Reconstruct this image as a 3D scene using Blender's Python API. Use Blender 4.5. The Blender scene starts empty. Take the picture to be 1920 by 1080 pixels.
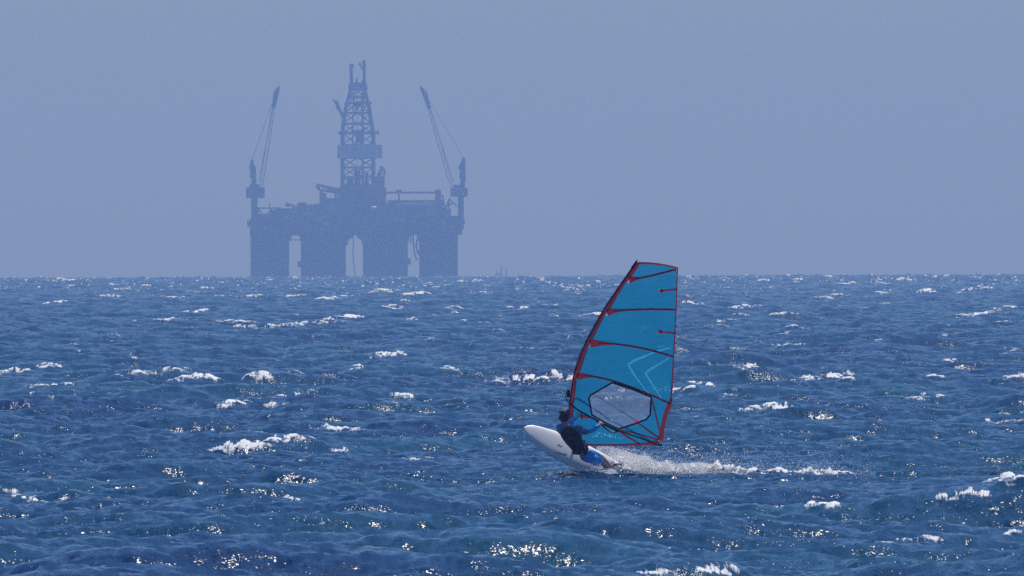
import bpy, bmesh, math, random
import numpy as np
from mathutils import Vector, Matrix, noise as mnoise

# ------------------------------------------------------------------ camera
S = bpy.context.scene
COL = S.collection
F = 27000.0                    # focal length in photo pixels (1920 wide)
H = 4.01                       # eye height above the water
RE = 7.4e6                     # earth radius with refraction
YS = 270.0                     # distance of the windsurfer
YR = 7000.0                    # distance of the drilling rig
PITCH = 46.5 / F
ROLL = -0.0036
CAMM = (Matrix.Rotation(math.pi / 2 - PITCH, 4, 'X') @ Matrix.Rotation(ROLL, 4, 'Z'))
cd = bpy.data.cameras.new('camera'); cam = bpy.data.objects.new('camera', cd); COL.objects.link(cam)
cd.sensor_width = 36.0; cd.lens = F / 1920 * 36
cd.clip_start = 1.0; cd.clip_end = 60000
cam.matrix_world = Matrix.Translation((0, 0, H)) @ CAMM
S.camera = cam

def P(px, py, y=YS):
    d = CAMM.to_3x3() @ Vector(((px - 960) / F, (540 - py) / F, -1))
    return Vector((0, 0, H)) + d * (y / d.y)

# ------------------------------------------------------------------ light
SUN_EL, SUN_AZ = math.radians(60), math.radians(20)      # azimuth from +Y towards +X
w = bpy.data.worlds.new('World'); S.world = w; w.use_nodes = True
nt = w.node_tree
bg = nt.nodes['Background']
sky = nt.nodes.new('ShaderNodeTexSky'); sky.sky_type = 'NISHITA'; sky.sun_disc = False
sky.sun_elevation = SUN_EL; sky.sun_rotation = SUN_AZ
sky.air_density = 1.0; sky.dust_density = 0.6; sky.ozone_density = 3.0
tint = nt.nodes.new('ShaderNodeMix'); tint.data_type = 'RGBA'; tint.blend_type = 'MULTIPLY'; tint.inputs[0].default_value = 1
tint.inputs[7].default_value = (.52, .73, 1.13, 1)
nt.links.new(sky.outputs[0], tint.inputs[6]); nt.links.new(tint.outputs[2], bg.inputs[0]); bg.inputs[1].default_value = 0.071
sl = bpy.data.lights.new('sun', 'SUN'); so = bpy.data.objects.new('sun', sl); COL.objects.link(so)
sl.energy = 4.8; sl.angle = math.radians(0.5); sl.color = (1.0, 0.97, 0.93)
sd = Vector((math.sin(SUN_AZ) * math.cos(SUN_EL), math.cos(SUN_AZ) * math.cos(SUN_EL), math.sin(SUN_EL)))
so.rotation_euler = sd.to_track_quat('Z', 'Y').to_euler()
S.view_settings.view_transform = 'Standard'; S.view_settings.look = 'None'
S.view_settings.exposure = 0.0; S.view_settings.gamma = 1.0
S.render.engine = 'CYCLES'
cy = S.cycles
cy.max_bounces = 10; cy.diffuse_bounces = 5; cy.glossy_bounces = 2; cy.transmission_bounces = 8
cy.transparent_max_bounces = 10; cy.volume_bounces = 0
cy.sample_clamp_direct = 2.6; cy.sample_clamp_indirect = 3
cy.use_denoising = False; cy.use_adaptive_sampling = False; cy.denoising_input_passes = 'RGB_ALBEDO_NORMAL'
cy.denoising_prefilter = 'ACCURATE'

# ------------------------------------------------------------------ helpers
def tag(o, label=None, cat=None, group=None, kind=None):
    if label: o['label'] = label
    if cat: o['category'] = cat
    if group: o['group'] = group
    if kind: o['kind'] = kind
    return o

def empty(name, loc):
    o = bpy.data.objects.new(name, None); COL.objects.link(o); o.location = loc
    o.empty_display_size = 0.5
    return o

def root_loc(o):
    v = Vector((0, 0, 0))
    while o:
        v += o.location; o = o.parent
    return v

class MB:
    """collects shapes in world coordinates, links them as one mesh"""
    def __init__(s): s.v = []; s.f = []
    def add(s, vs, fs):
        k = len(s.v); s.v += [Vector(v) for v in vs]; s.f += [tuple(i + k for i in f) for f in fs]; return s
    def box(s, a, b):
        x0, x1 = sorted((a[0], b[0])); y0, y1 = sorted((a[1], b[1])); z0, z1 = sorted((a[2], b[2]))
        return s.add([(x0, y0, z0), (x1, y0, z0), (x1, y1, z0), (x0, y1, z0), (x0, y0, z1), (x1, y0, z1), (x1, y1, z1), (x0, y1, z1)],
                     [(0, 3, 2, 1), (4, 5, 6, 7), (0, 1, 5, 4), (1, 2, 6, 5), (2, 3, 7, 6), (3, 0, 4, 7)])
    def tube(s, pts, r, n=8, cap=True):
        pts = [Vector(p) for p in pts]
        m = len(pts)
        rs = r if isinstance(r, (list, tuple)) else [r] * m
        up = None; rings = []
        for i, p in enumerate(pts):
            t = (pts[min(i + 1, m - 1)] - pts[max(i - 1, 0)]).normalized()
            if up is None:
                up = Vector((0, 0, 1)) if abs(t.z) < .9 else Vector((0, 1, 0))
            a = t.cross(up).normalized(); b = a.cross(t).normalized(); up = b
            rings.append([p + (a * math.cos(q) + b * math.sin(q)) * rs[i] for q in [2 * math.pi * j / n for j in range(n)]])
        vs = [v for q in rings for v in q]
        fs = []
        for i in range(m - 1):
            for j in range(n):
                j2 = (j + 1) % n
                fs.append((i * n + j, i * n + j2, (i + 1) * n + j2, (i + 1) * n + j))
        if cap:
            fs.append(tuple(range(n))[::-1]); fs.append(tuple((m - 1) * n + j for j in range(n)))
        return s.add(vs, fs)
    def prism(s, poly, off):
        off = Vector(off); n = len(poly)
        a = [Vector(p) for p in poly]; b = [p + off for p in a]
        fs = [tuple(range(n)), tuple(range(2 * n - 1, n - 1, -1))]
        fs += [(i, i + n, (i + 1) % n + n, (i + 1) % n) for i in range(n)]
        return s.add(a + b, fs)
    def ball(s, c, r, nu=12, nv=8, M=None):
        c = Vector(c); r = Vector(r) if hasattr(r, '__len__') else Vector((r, r, r))
        vs = []; fs = []
        for i in range(nv + 1):
            th = math.pi * i / nv
            for j in range(nu):
                ph = 2 * math.pi * j / nu
                d = Vector((r.x * math.sin(th) * math.cos(ph), r.y * math.sin(th) * math.sin(ph), r.z * math.cos(th)))
                if M is not None: d = M @ d
                vs.append(c + d)
        for i in range(nv):
            for j in range(nu):
                j2 = (j + 1) % nu
                fs.append((i * nu + j, (i + 1) * nu + j, (i + 1) * nu + j2, i * nu + j2))
        return s.add(vs, fs)
    def build(s, name, mat, parent=None, smooth=False):
        o0 = root_loc(parent)
        me = bpy.data.meshes.new(name)
        me.from_pydata([tuple(v - o0) for v in s.v], [], s.f); me.update()
        if smooth: me.polygons.foreach_set('use_smooth', [True] * len(me.polygons))
        me.materials.append(mat)
        o = bpy.data.objects.new(name, me); COL.objects.link(o)
        if parent: o.parent = parent
        return o

def mat(name, col, rough=0.5, metal=0.0, var=0.0, scale=5.0, spec=0.5):
    m = bpy.data.materials.new(name); m.use_nodes = True
    t = m.node_tree; b = t.nodes['Principled BSDF']
    b.inputs['Roughness'].default_value = rough; b.inputs['Metallic'].default_value = metal
    b.inputs['Specular IOR Level'].default_value = spec
    n = t.nodes.new('ShaderNodeTexNoise'); n.inputs['Scale'].default_value = scale; n.inputs['Detail'].default_value = 4
    g = t.nodes.new('ShaderNodeNewGeometry'); t.links.new(g.outputs['Position'], n.inputs['Vector'])
    r = t.nodes.new('ShaderNodeMapRange'); r.inputs[1].default_value = .3; r.inputs[2].default_value = .7
    r.inputs[3].default_value = 1 - var; r.inputs[4].default_value = 1 + var
    t.links.new(n.outputs['Fac'], r.inputs[0])
    mx = t.nodes.new('ShaderNodeMix'); mx.data_type = 'RGBA'; mx.blend_type = 'MULTIPLY'; mx.inputs[0].default_value = 1
    mx.inputs[6].default_value = (*col, 1); t.links.new(r.outputs[0], mx.inputs[7]); t.links.new(mx.outputs[2], b.inputs['Base Color'])
    return m

def thin(m, f=.5):
    t = m.node_tree; b = t.nodes['Principled BSDF']; src = b.inputs['Base Color'].links[0].from_socket
    tl = t.nodes.new('ShaderNodeBsdfTranslucent'); t.links.new(src, tl.inputs[0])
    mx = t.nodes.new('ShaderNodeMixShader'); mx.inputs[0].default_value = f
    t.links.new(b.outputs[0], mx.inputs[1]); t.links.new(tl.outputs[0], mx.inputs[2]); t.links.new(mx.outputs[0], t.nodes['Material Output'].inputs['Surface'])
    return m

# ------------------------------------------------------------------ the sea
def nd(t, typ, **kw):
    n = t.nodes.new(typ)
    for k, v in kw.items():
        if k == 'inp':
            for a, b in v.items(): n.inputs[a].default_value = b
        else: setattr(n, k, v)
    return n

def ocean_tile(N, L, U, theta, seed, kmin, kmax, hs, spread=1.0, ex=3.75):
    """height, x/y displacement and folding of a periodic wind sea"""
    rg = np.random.default_rng(seed)
    k1 = 2 * np.pi * np.fft.fftfreq(N, L / N)
    kx, ky = np.meshgrid(k1, k1)
    k = np.hypot(kx, ky); k[0, 0] = 1
    kp = 9.81 / U ** 2
    ct = (kx * math.cos(theta) + ky * math.sin(theta)) / k
    Pk = np.exp(-1.25 * (kp / k) ** 2) / k ** ex * (0.12 + np.clip(ct, 0, 1) ** (2 * spread) + 0.25 * np.clip(-ct, 0, 1) ** 2)
    Pk *= (k > kmin) & (k < kmax)
    A = np.sqrt(Pk) * (rg.normal(size=k.shape) + 1j * rg.normal(size=k.shape))
    A[0, 0] = 0
    h = np.fft.ifft2(A); sc = hs / 4 / np.real(h).std()
    re = lambda z: (np.real(np.fft.ifft2(z)) * sc).astype(np.float32)
    ht = re(A); dx = re(-1j * A * kx / k); dy = re(-1j * A * ky / k)   # Gerstner displacement
    jxx = re(A * kx * kx / k); jyy = re(A * ky * ky / k); jxy = re(A * kx * ky / k)
    return ht, dx, dy, jxx, jyy, jxy, L, N

def sampler(x, y, L, N, ox, oy, rot):
    c, s_ = math.cos(rot), math.sin(rot)
    u = ((c * x - s_ * y + ox) / L % 1.0) * N
    v = ((s_ * x + c * y + oy) / L % 1.0) * N
    i = u.astype(np.int32); j = v.astype(np.int32)
    fu = (u - i).astype(np.float32); fv = (v - j).astype(np.float32)
    i %= N; j %= N; i2 = (i + 1) % N; j2 = (j + 1) % N
    a = j * N + i; b = j * N + i2; cc = j2 * N + i; d = j2 * N + i2
    def f(T):
        T = T.ravel()
        return (T[a] * (1 - fu) + T[b] * fu) * (1 - fv) + (T[cc] * (1 - fu) + T[d] * fu) * fv
    return f

def sm(a, b, x):
    t = np.clip((x - a) / (b - a), 0, 1); return t * t * (3 - 2 * t)

# whitecaps seen in the photograph: centre x, y, width, height (photo px), rise to the right (px)
CAPS = [
 (55, 690, 110, 17, 8), (295, 696, 120, 8, 8), (363, 706, 85, 17, 3), (480, 703, 52, 12, 3), (440, 757, 90, 7, 16), (532, 741, 45, 6, 8),
 (520, 759, 38, 8, 4), (470, 830, 185, 15, 26), (640, 801, 95, 12, -4), (612, 842, 46, 15, -2), (560, 607, 150, 8, 14), (640, 592, 55, 12, 4),
 (440, 602, 85, 5, 0), (455, 612, 40, 8, 4), (625, 556, 60, 12, 6), (545, 553, 46, 6, 0), (780, 548, 34, 10, 2), (720, 544, 50, 8, 4),
 (715, 664, 50, 10, 6), (1008, 709, 110, 12, 0), (670, 690, 34, 5, 3), (370, 581, 36, 11, 4), (102, 565, 44, 10, 2), (318, 598, 50, 5, 0),
 (260, 537, 46, 8, 3), (230, 541, 26, 5, 1), (1575, 702, 50, 22, -2), (1520, 708, 60, 6, 10), (1385, 687, 50, 9, 0), (1320, 722, 40, 16, -4),
 (1290, 730, 30, 7, 6), (1443, 762, 60, 12, 2), (1400, 766, 50, 7, 4), (1735, 744, 80, 9, 4), (1890, 894, 90, 24, 8), (1880, 790, 80, 8, 4),
 (1815, 926, 90, 20, 6), (1565, 553, 60, 9, 6), (1660, 545, 50, 10, 4), (1740, 546, 28, 12, -2), (1660, 567, 18, 8, 0), (1845, 539, 50, 9, 3),
 (1830, 588, 80, 10, 10), (1880, 578, 50, 8, 6), (1802, 545, 28, 9, 0), (1495, 611, 28, 5, 0), (1390, 573, 34, 10, 5), (1300, 569, 34, 5, 0),
 (1422, 526, 26, 6, 0), (1490, 523, 22, 6, 0), (1585, 531, 26, 5, 1), (1460, 588, 22, 8, -1), (1555, 517, 16, 6, 0), (1910, 706, 50, 9, 5),
 (560, 521, 30, 6, 0), (585, 520, 20, 6, 0), (605, 521, 26, 5, 0), (130, 523, 34, 6, 0), (885, 525, 30, 6, 0), (970, 577, 30, 5, 0), (1110, 590, 50, 6, 2),
  (1090, 535, 36, 5, 1), (765, 598, 34, 5, 0), (1320, 1073, 70, 12, 0), (1210, 1077, 90, 8, 0), (735, 741, 50, 5, 2),
 (100, 722, 90, 4, 3), (45, 930, 90, 6, -16), (545, 932, 22, 14, 2), (1560, 945, 60, 14, 3), (1360, 600, 30, 5, 0), (1480, 645, 50, 4, 3), (905, 548, 36, 5, 1),
 (1690, 523, 40, 6, 2), (1830, 519, 40, 6, 0), (1755, 518, 24, 5, 0), (1640, 522, 20, 5, 0), (930, 716, 46, 5, 0), (840, 690, 30, 5, 1), (780, 860, 40, 6, 2), (1760, 704, 40, 6, -2),
 (1900, 1000, 50, 14, 6), (1700, 1010, 80, 9, 5), (480, 555, 30, 5, 0), (390, 540, 26, 5, 0), (330, 556, 30, 6, 0), (200, 553, 40, 5, 2), (740, 575, 40, 5, 0), (850, 577, 30, 5, 0),
]

def build_sea():
    # columns: fine across the picture, coarser to both sides
    half = 0.0402; n0 = 1150
    core = np.linspace(-half, half, n0)
    ang = [half]; st = core[1] - core[0]
    while ang[-1] < 0.95: st *= 1.055; ang.append(ang[-1] + st)
    side = np.array(ang[1:])
    th = np.concatenate([-side[::-1], core, side])
    rows = [12.0]
    def step(r):
        if r < 140: return max(1.2, r * 0.02)
        if r < 163: return 0.5
        if r < 262: return 0.16
        if r < 275: return 0.06
        if r < 420: return 0.16 + (r - 275) * 0.0006
        if r < 8300: return 0.25 * (r / 420) ** 1.22
        return 40 * (r / 8300) ** 4
    while rows[-1] < 12500: rows.append(rows[-1] + step(rows[-1]))
    r = np.array(rows)
    nr, nc = len(r), len(th)
    print('sea grid', nr, nc, nr * nc)
    x = (r[:, None] * np.sin(th)[None, :]); y = (r[:, None] * np.cos(th)[None, :])
    WD = math.radians(128)
    A = ocean_tile(2048, 311.0, 4.4, WD, 5, 0.0, 9, 0.72, 1.8, 4.1)
    B = ocean_tile(1024, 41.0, 1.9, WD, 9, 4.0, 70, 0.107, 0.7, 3.1)
    # calm the long waves a little just around and before the surfer
    sx, sy = P(1240, 895).x, YS
    big = (1 + 1.2 * sm(1500, 6000, r))[:, None]
    calm = 1 - 0.88 * np.exp(-((x - sx) / 5.0) ** 4) * sm(228, 246, y) * (1 - sm(285, 310, y))
    fa = sampler(x, y, A[6], A[7], 40.0, 77.0, 0.0)
    fb = sampler(x, y, B[6], B[7], 3.0, 8.0, 0.5)
    fad = np.minimum(1, 60.0 / r[:, None]) * 0 + 1 - sm(900, 4000, r)[:, None] * 0.5
    zA, xA, yA = fa(A[0]) * calm * big, fa(A[1]) * calm, fa(A[2]) * calm
    calmB = 1 - 0.15 * (1 - calm) / 0.88
    zB, xB_, yB_ = fb(B[0]) * calmB, fb(B[1]), fb(B[2])
    c, s_ = math.cos(-0.5), math.sin(-0.5)
    xB = (c * xB_ - s_ * yB_) * fad * calmB; yB = (s_ * xB_ + c * yB_) * fad * calmB
    lam = 1.15
    z = (zA + zB - r[:, None] ** 2 / (2 * RE)).astype(np.float64)
    jxx = 1 - lam * (fa(A[3]) * calm + 0.6 * fb(B[3]) * fad); jyy = 1 - lam * (fa(A[4]) * calm + 0.6 * fb(B[4]) * fad)
    jxy = -lam * (fa(A[5]) * calm + 0.6 * fb(B[5]) * fad)
    J = jxx * jyy - jxy * jxy
    X = x + lam * (xA + xB); Y = y + lam * (yA + yB)
    far = sm(500, 3000, r)[:, None]
    foam = sm(0.34 + .17 * far, 0.04 + .13 * far, J) * sm(0.06, 0.26, zA + 0.6 * zB) * (0.30 + .50 * far)
    print('foam share', (foam > .3).mean(axis=1)[::400])
    foam = foam * (1 - (1 - calm))
    # visible surface for each column: elevation angle and its running maximum
    ci = np.where(np.abs(th) <= half)[0]
    el = ((z[:, ci] - H) / r[:, None])
    mx = np.maximum.accumulate(el[120:], axis=0)
    rg = np.random.default_rng(3)
    def hit(px, py):
        d = CAMM.to_3x3() @ Vector(((px - 960) / F, (540 - py) / F, -1))
        a = math.atan2(d.x, d.y); e = d.z / math.hypot(d.x, d.y)
        col = int(np.clip(np.searchsorted(th[ci], a), 0, len(ci) - 1))
        m = mx[:, col]
        k = int(np.searchsorted(m, e))
        if k >= len(m): k = int(np.argmax(m))
        return 120 + k, a
    def ridge(a, aw, r0, dr, hgt, slope, fo, seed):
        """a broken crest with foam tumbling on its near side; all in metres and real azimuth"""
        k0 = np.searchsorted(r, r0 - 7 * dr - abs(slope)); k1 = np.searchsorted(r, r0 + 5 * dr + abs(slope)) + 2
        c0 = np.searchsorted(th, a - 1.6 * aw); c1 = np.searchsorted(th, a + 1.6 * aw)
        if c1 - c0 < 2 or k1 - k0 < 2: return
        tt = (th[c0:c1] - a) / aw                      # -1..1 over the length of the crest
        rg2 = np.random.default_rng(seed)
        ph = rg2.uniform(0, 6.28, 6)
        wob = sum(np.sin(tt * f_ + ph[i]) / (i + 1.4) for i, f_ in enumerate((2.1, 4.7, 9.3, 17, 31, 55)))
        env = np.exp(-(np.abs(tt) / .8) ** 2.6)
        env = env * (0.72 + 0.28 * wob * 0.8).clip(0.15, 1.3)
        rc = r0 + slope * tt * 0.5 + dr * 0.5 * wob
        q = (r[k0:k1, None] - rc[None, :]) / dr
        prof = np.where(q < 0, np.exp(-(q / 1.5) ** 2), np.exp(-(q / 1.1) ** 2))
        nz = np.convolve(rg2.normal(size=prof.shape[1] + 8), np.ones(9) / 3, 'valid')
        rag = 1 + 0.06 * nz[None, :] * (env > .1)
        z[k0:k1, c0:c1] += hgt * prof * env[None, :] * rag
        fm = fo * np.exp(-((q + .22) / .45) ** 2) * sm(0.02, 0.7, env)[None, :] * (1 + .25 * wob[None, :]).clip(.3, 1.2)
        tail = 0.20 * fo * np.exp(-(np.maximum(0, -q - .5) / 1.2) ** 2) * sm(0.0, 0.5, env)[None, :]
        foam[k0:k1, c0:c1] = np.maximum(foam[k0:k1, c0:c1], np.maximum(fm, tail))
    caps = [(*c, 1.08 if c[3] > 9 else .82) for c in CAPS]
    for _ in range(270):          # the many small broken crests between them
        py = 519 + 330 * rg.beta(.8, 1.9); ht = rg.uniform(1.6, 3.6) * (1 + .6 * (rg.uniform() < .15)); wd = rg.uniform(7, 30)
        caps.append((rg.uniform(-30, 1950), py, wd, ht, rg.uniform(-1, 4) * wd / 34, rg.uniform(.34, .68)))
    for n, (px, py, wd, ht, rise, fo) in enumerate(caps):
        k = max(1, int(round(wd / 9))); wav = rg.uniform(0, 6.28)
        for i in range(k):
            t_ = (i + .5) / k * 2 - 1
            env = (1 - abs(t_) ** 2.5) ** .6 * rg.uniform(.75, 1.15)
            if k > 4 and rg.uniform() < .10: continue
            x_ = px + t_ * wd / 2 + rg.normal() * 1.2; y_ = py - t_ * rise / 2 + math.sin(wav + t_ * 4) * ht * .12 + rg.normal() * ht * .08
            kk, a = hit(x_, y_ + ht * .25)
            rr = r[kk]; ppm = F / rr; hg = .28 * ht * env / ppm
            ridge(a, rg.uniform(12, 19) / F * (1 if k > 1 else wd / 16), rr, max(0.2, rr * 0.0010, hg * .8), hg, 0.0, fo * (.55 + .5 * env), 100 + n * 40 + i)
    # wake of the board: low torn ridge of foam that runs out behind the tail
    wk = [(1100, .05), (1130, .20), (1170, .22), (1230, .19), (1300, .20), (1350, .17), (1400, .11), (1440, .06), (1480, .07), (1530, .11), (1560, .08), (1600, .02)]
    xw = 1112.0
    while xw < 1598:
        hw = float(np.interp(xw, *zip(*wk))) * rg.uniform(.5, .8)
        a0 = math.atan2(P(xw, 900).x, YS)
        ridge(a0, rg.uniform(7, 12) / F, 270.75 + rg.normal() * .25, rg.uniform(.2, .35), hw, 0.0, 1.35, int(xw * 10))
        xw += rg.uniform(3, 6)
    ridge(math.atan2(P(1118, 900).x, YS), 43 / F, 269.3, .33, .08, .2, 1.3, 77)
    # smooth hump of water in front of the rail, and the crest that hides the foot of the wake
    for (pc, wd, rr, dr, hgt, fo) in ((1050, 95, 268.6, .7, .13, 0), (1300, 420, 268.0, 1.2, .05, 0), (1135, 45, 269.5, .2, .1, .9)):
        a0 = math.atan2(P(pc, 900).x, YS)
        k0, k1 = np.searchsorted(r, rr - 4 * dr), np.searchsorted(r, rr + 4 * dr)
        c0, c1 = np.searchsorted(th, a0 - 3 * wd / F), np.searchsorted(th, a0 + 3 * wd / F)
        g = np.exp(-((r[k0:k1, None] - rr) / dr) ** 2) * np.exp(-((th[None, c0:c1] - a0) / (wd * .7 / F)) ** 2)
        z[k0:k1, c0:c1] += hgt * g
        if fo: foam[k0:k1, c0:c1] = np.maximum(foam[k0:k1, c0:c1], fo * sm(.2, .6, g))
    co = np.empty((nr * nc, 3), np.float32)
    co[:, 0] = X.ravel(); co[:, 1] = Y.ravel(); co[:, 2] = z.ravel()
    me = bpy.data.meshes.new('water')
    me.vertices.add(nr * nc); me.vertices.foreach_set('co', co.ravel())
    i = np.arange(nr - 1)[:, None] * nc + np.arange(nc - 1)[None, :]
    quads = np.stack([i, i + 1, i + nc + 1, i + nc], -1).reshape(-1, 4).astype(np.int32)
    nq = len(quads)
    me.loops.add(nq * 4); me.loops.foreach_set('vertex_index', quads.ravel())
    me.polygons.add(nq); me.polygons.foreach_set('loop_start', np.arange(nq, dtype=np.int32) * 4)
    me.polygons.foreach_set('use_smooth', np.ones(nq, bool))
    me.update(calc_edges=True)
    at = me.attributes.new('foam', 'FLOAT', 'POINT'); at.data.foreach_set('value', foam.astype(np.float32).ravel())
    o = bpy.data.objects.new('water', me); COL.objects.link(o)
    tag(o, kind='structure')
    # material
    m = bpy.data.materials.new('sea_water'); m.use_nodes = True; t = m.node_tree; lk = t.links.new
    b = t.nodes['Principled BSDF']; out = t.nodes['Material Output']
    b.inputs['IOR'].default_value = 1.333; b.inputs['Roughness'].default_value = 0.12
    geo = nd(t, 'ShaderNodeNewGeometry')
    def slopes(scale, amp, off, tailk=0.0):
        mp = nd(t, 'ShaderNodeMapping'); mp.inputs['Location'].default_value = (off, off * 2, off * 3)
        lk(geo.outputs['Position'], mp.inputs[0])
        n = nd(t, 'ShaderNodeTexNoise', inp={'Scale': scale, 'Detail': 2.0, 'Roughness': .55}); lk(mp.outputs[0], n.inputs['Vector'])
        s1 = nd(t, 'ShaderNodeVectorMath', operation='SUBTRACT'); s1.inputs[1].default_value = (.5, .5, .5); lk(n.outputs['Color'], s1.inputs[0])
        s2 = nd(t, 'ShaderNodeVectorMath', operation='MULTIPLY'); s2.inputs[1].default_value = (amp, amp, 0); lk(s1.outputs[0], s2.inputs[0])
        le = nd(t, 'ShaderNodeVectorMath', operation='LENGTH'); lk(s2.outputs[0], le.inputs[0])
        k_ = nd(t, 'ShaderNodeMath', operation='MULTIPLY_ADD', inp={1: tailk, 2: 1.0}); lk(le.outputs['Value'], k_.inputs[0])
        s3 = nd(t, 'ShaderNodeVectorMath', operation='SCALE'); lk(s2.outputs[0], s3.inputs[0]); lk(k_.outputs[0], s3.inputs['Scale'])
        return s3.outputs[0]
    # patches where gusts roughen the surface
    gust = nd(t, 'ShaderNodeTexNoise', inp={'Scale': .45, 'Detail': 3.0}); lk(geo.outputs['Position'], gust.inputs['Vector'])
    gr = nd(t, 'ShaderNodeMapRange', inp={1: .38, 2: .66, 3: .45, 4: 1.35}); lk(gust.outputs['Fac'], gr.inputs[0])
    a1 = slopes(8.0, 0.5, 0); a2 = slopes(24.0, 0.95, 7, 2.2)
    ad = nd(t, 'ShaderNodeVectorMath', operation='ADD'); lk(a1, ad.inputs[0]); lk(a2, ad.inputs[1])
    sc = nd(t, 'ShaderNodeVectorMath', operation='SCALE'); lk(ad.outputs[0], sc.inputs[0]); lk(gr.outputs[0], sc.inputs['Scale'])
    an = nd(t, 'ShaderNodeVectorMath', operation='ADD'); lk(sc.outputs[0], an.inputs[0]); lk(geo.outputs['Normal'], an.inputs[1])
    nn = nd(t, 'ShaderNodeVectorMath', operation='NORMALIZE'); lk(an.outputs[0], nn.inputs[0]); lk(nn.outputs[0], b.inputs['Normal'])
    # water colour drifts between deep blue and green where it is thick with bubbles
    cn = nd(t, 'ShaderNodeTexNoise', inp={'Scale': .05, 'Detail': 3.0}); lk(geo.outputs['Position'], cn.inputs['Vector'])
    cr = nd(t, 'ShaderNodeValToRGB'); e = cr.color_ramp.elements
    e[0].position = .35; e[0].color = (.002, .025, .084, 1); e[1].position = .68; e[1].color = (.005, .054, .100, 1)
    lk(cn.outputs['Fac'], cr.inputs[0]); lk(cr.outputs[0], b.inputs['Base Color'])
    # foam
    fo = nd(t, 'ShaderNodeAttribute', attribute_name='foam')
    fmp = nd(t, 'ShaderNodeMapping'); fmp.inputs['Scale'].default_value = (.30, .25, 1.6); lk(geo.outputs['Position'], fmp.inputs[0])
    fn = nd(t, 'ShaderNodeTexNoise', inp={'Scale': 10.0, 'Detail': 4.0, 'Roughness': .6}); lk(fmp.outputs[0], fn.inputs['Vector'])
    fst = nd(t, 'ShaderNodeMath', operation='MULTIPLY_ADD', inp={1: 1.15, 2: -.08}); lk(fn.outputs['Fac'], fst.inputs[0])
    f1 = nd(t, 'ShaderNodeMath', operation='ADD'); lk(fo.outputs['Fac'], f1.inputs[0]); lk(fst.outputs[0], f1.inputs[1])
    fm = nd(t, 'ShaderNodeMapRange', inp={1: .82, 2: 1.35, 3: 0, 4: 1.0}); fm.interpolation_type = 'SMOOTHSTEP'; lk(f1.outputs[0], fm.inputs[0])
    fd = nd(t, 'ShaderNodeBsdfPrincipled', inp={'Base Color': (.62, .64, .66, 1), 'Roughness': .8})
    fs = nd(t, 'ShaderNodeVectorMath', operation='ADD'); lk(slopes(14, .3, 3), fs.inputs[0]); lk(geo.outputs['Normal'], fs.inputs[1])
    fn2 = nd(t, 'ShaderNodeVectorMath', operation='NORMALIZE'); lk(fs.outputs[0], fn2.inputs[0]); lk(fn2.outputs[0], fd.inputs['Normal'])
    ms = nd(t, 'ShaderNodeMixShader'); lk(fm.outputs[0], ms.inputs[0]); lk(b.outputs[0], ms.inputs[1]); lk(fd.outputs[0], ms.inputs[2])
    lk(ms.outputs[0], out.inputs['Surface'])
    me.materials.append(m)
    return o
build_sea()

# ------------------------------------------------------------------ haze
def build_haze():
    b = MB().box((-9000, -300, -16), (9000, 12800, 140))
    m = bpy.data.materials.new('haze_air'); m.use_nodes = True; t = m.node_tree
    t.nodes.remove(t.nodes['Principled BSDF'])
    v = t.nodes.new('ShaderNodeVolumePrincipled')
    v.inputs['Color'].default_value = (.245, .455, 1.0, 1)
    v.inputs['Density'].default_value = 2.2e-4; m.cycles.volume_sampling = 'DISTANCE'
    v.inputs['Absorption Color'].default_value = (.52, .42, 0.9, 1)
    v.inputs['Anisotropy'].default_value = 0.0
    t.links.new(v.outputs[0], t.nodes['Material Output'].inputs['Volume'])
    o = b.build('haze', m); tag(o, kind='stuff')
    o['label'] = 'blue haze over the sea that fades the far rig'; o['category'] = 'haze'
build_haze()

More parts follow.
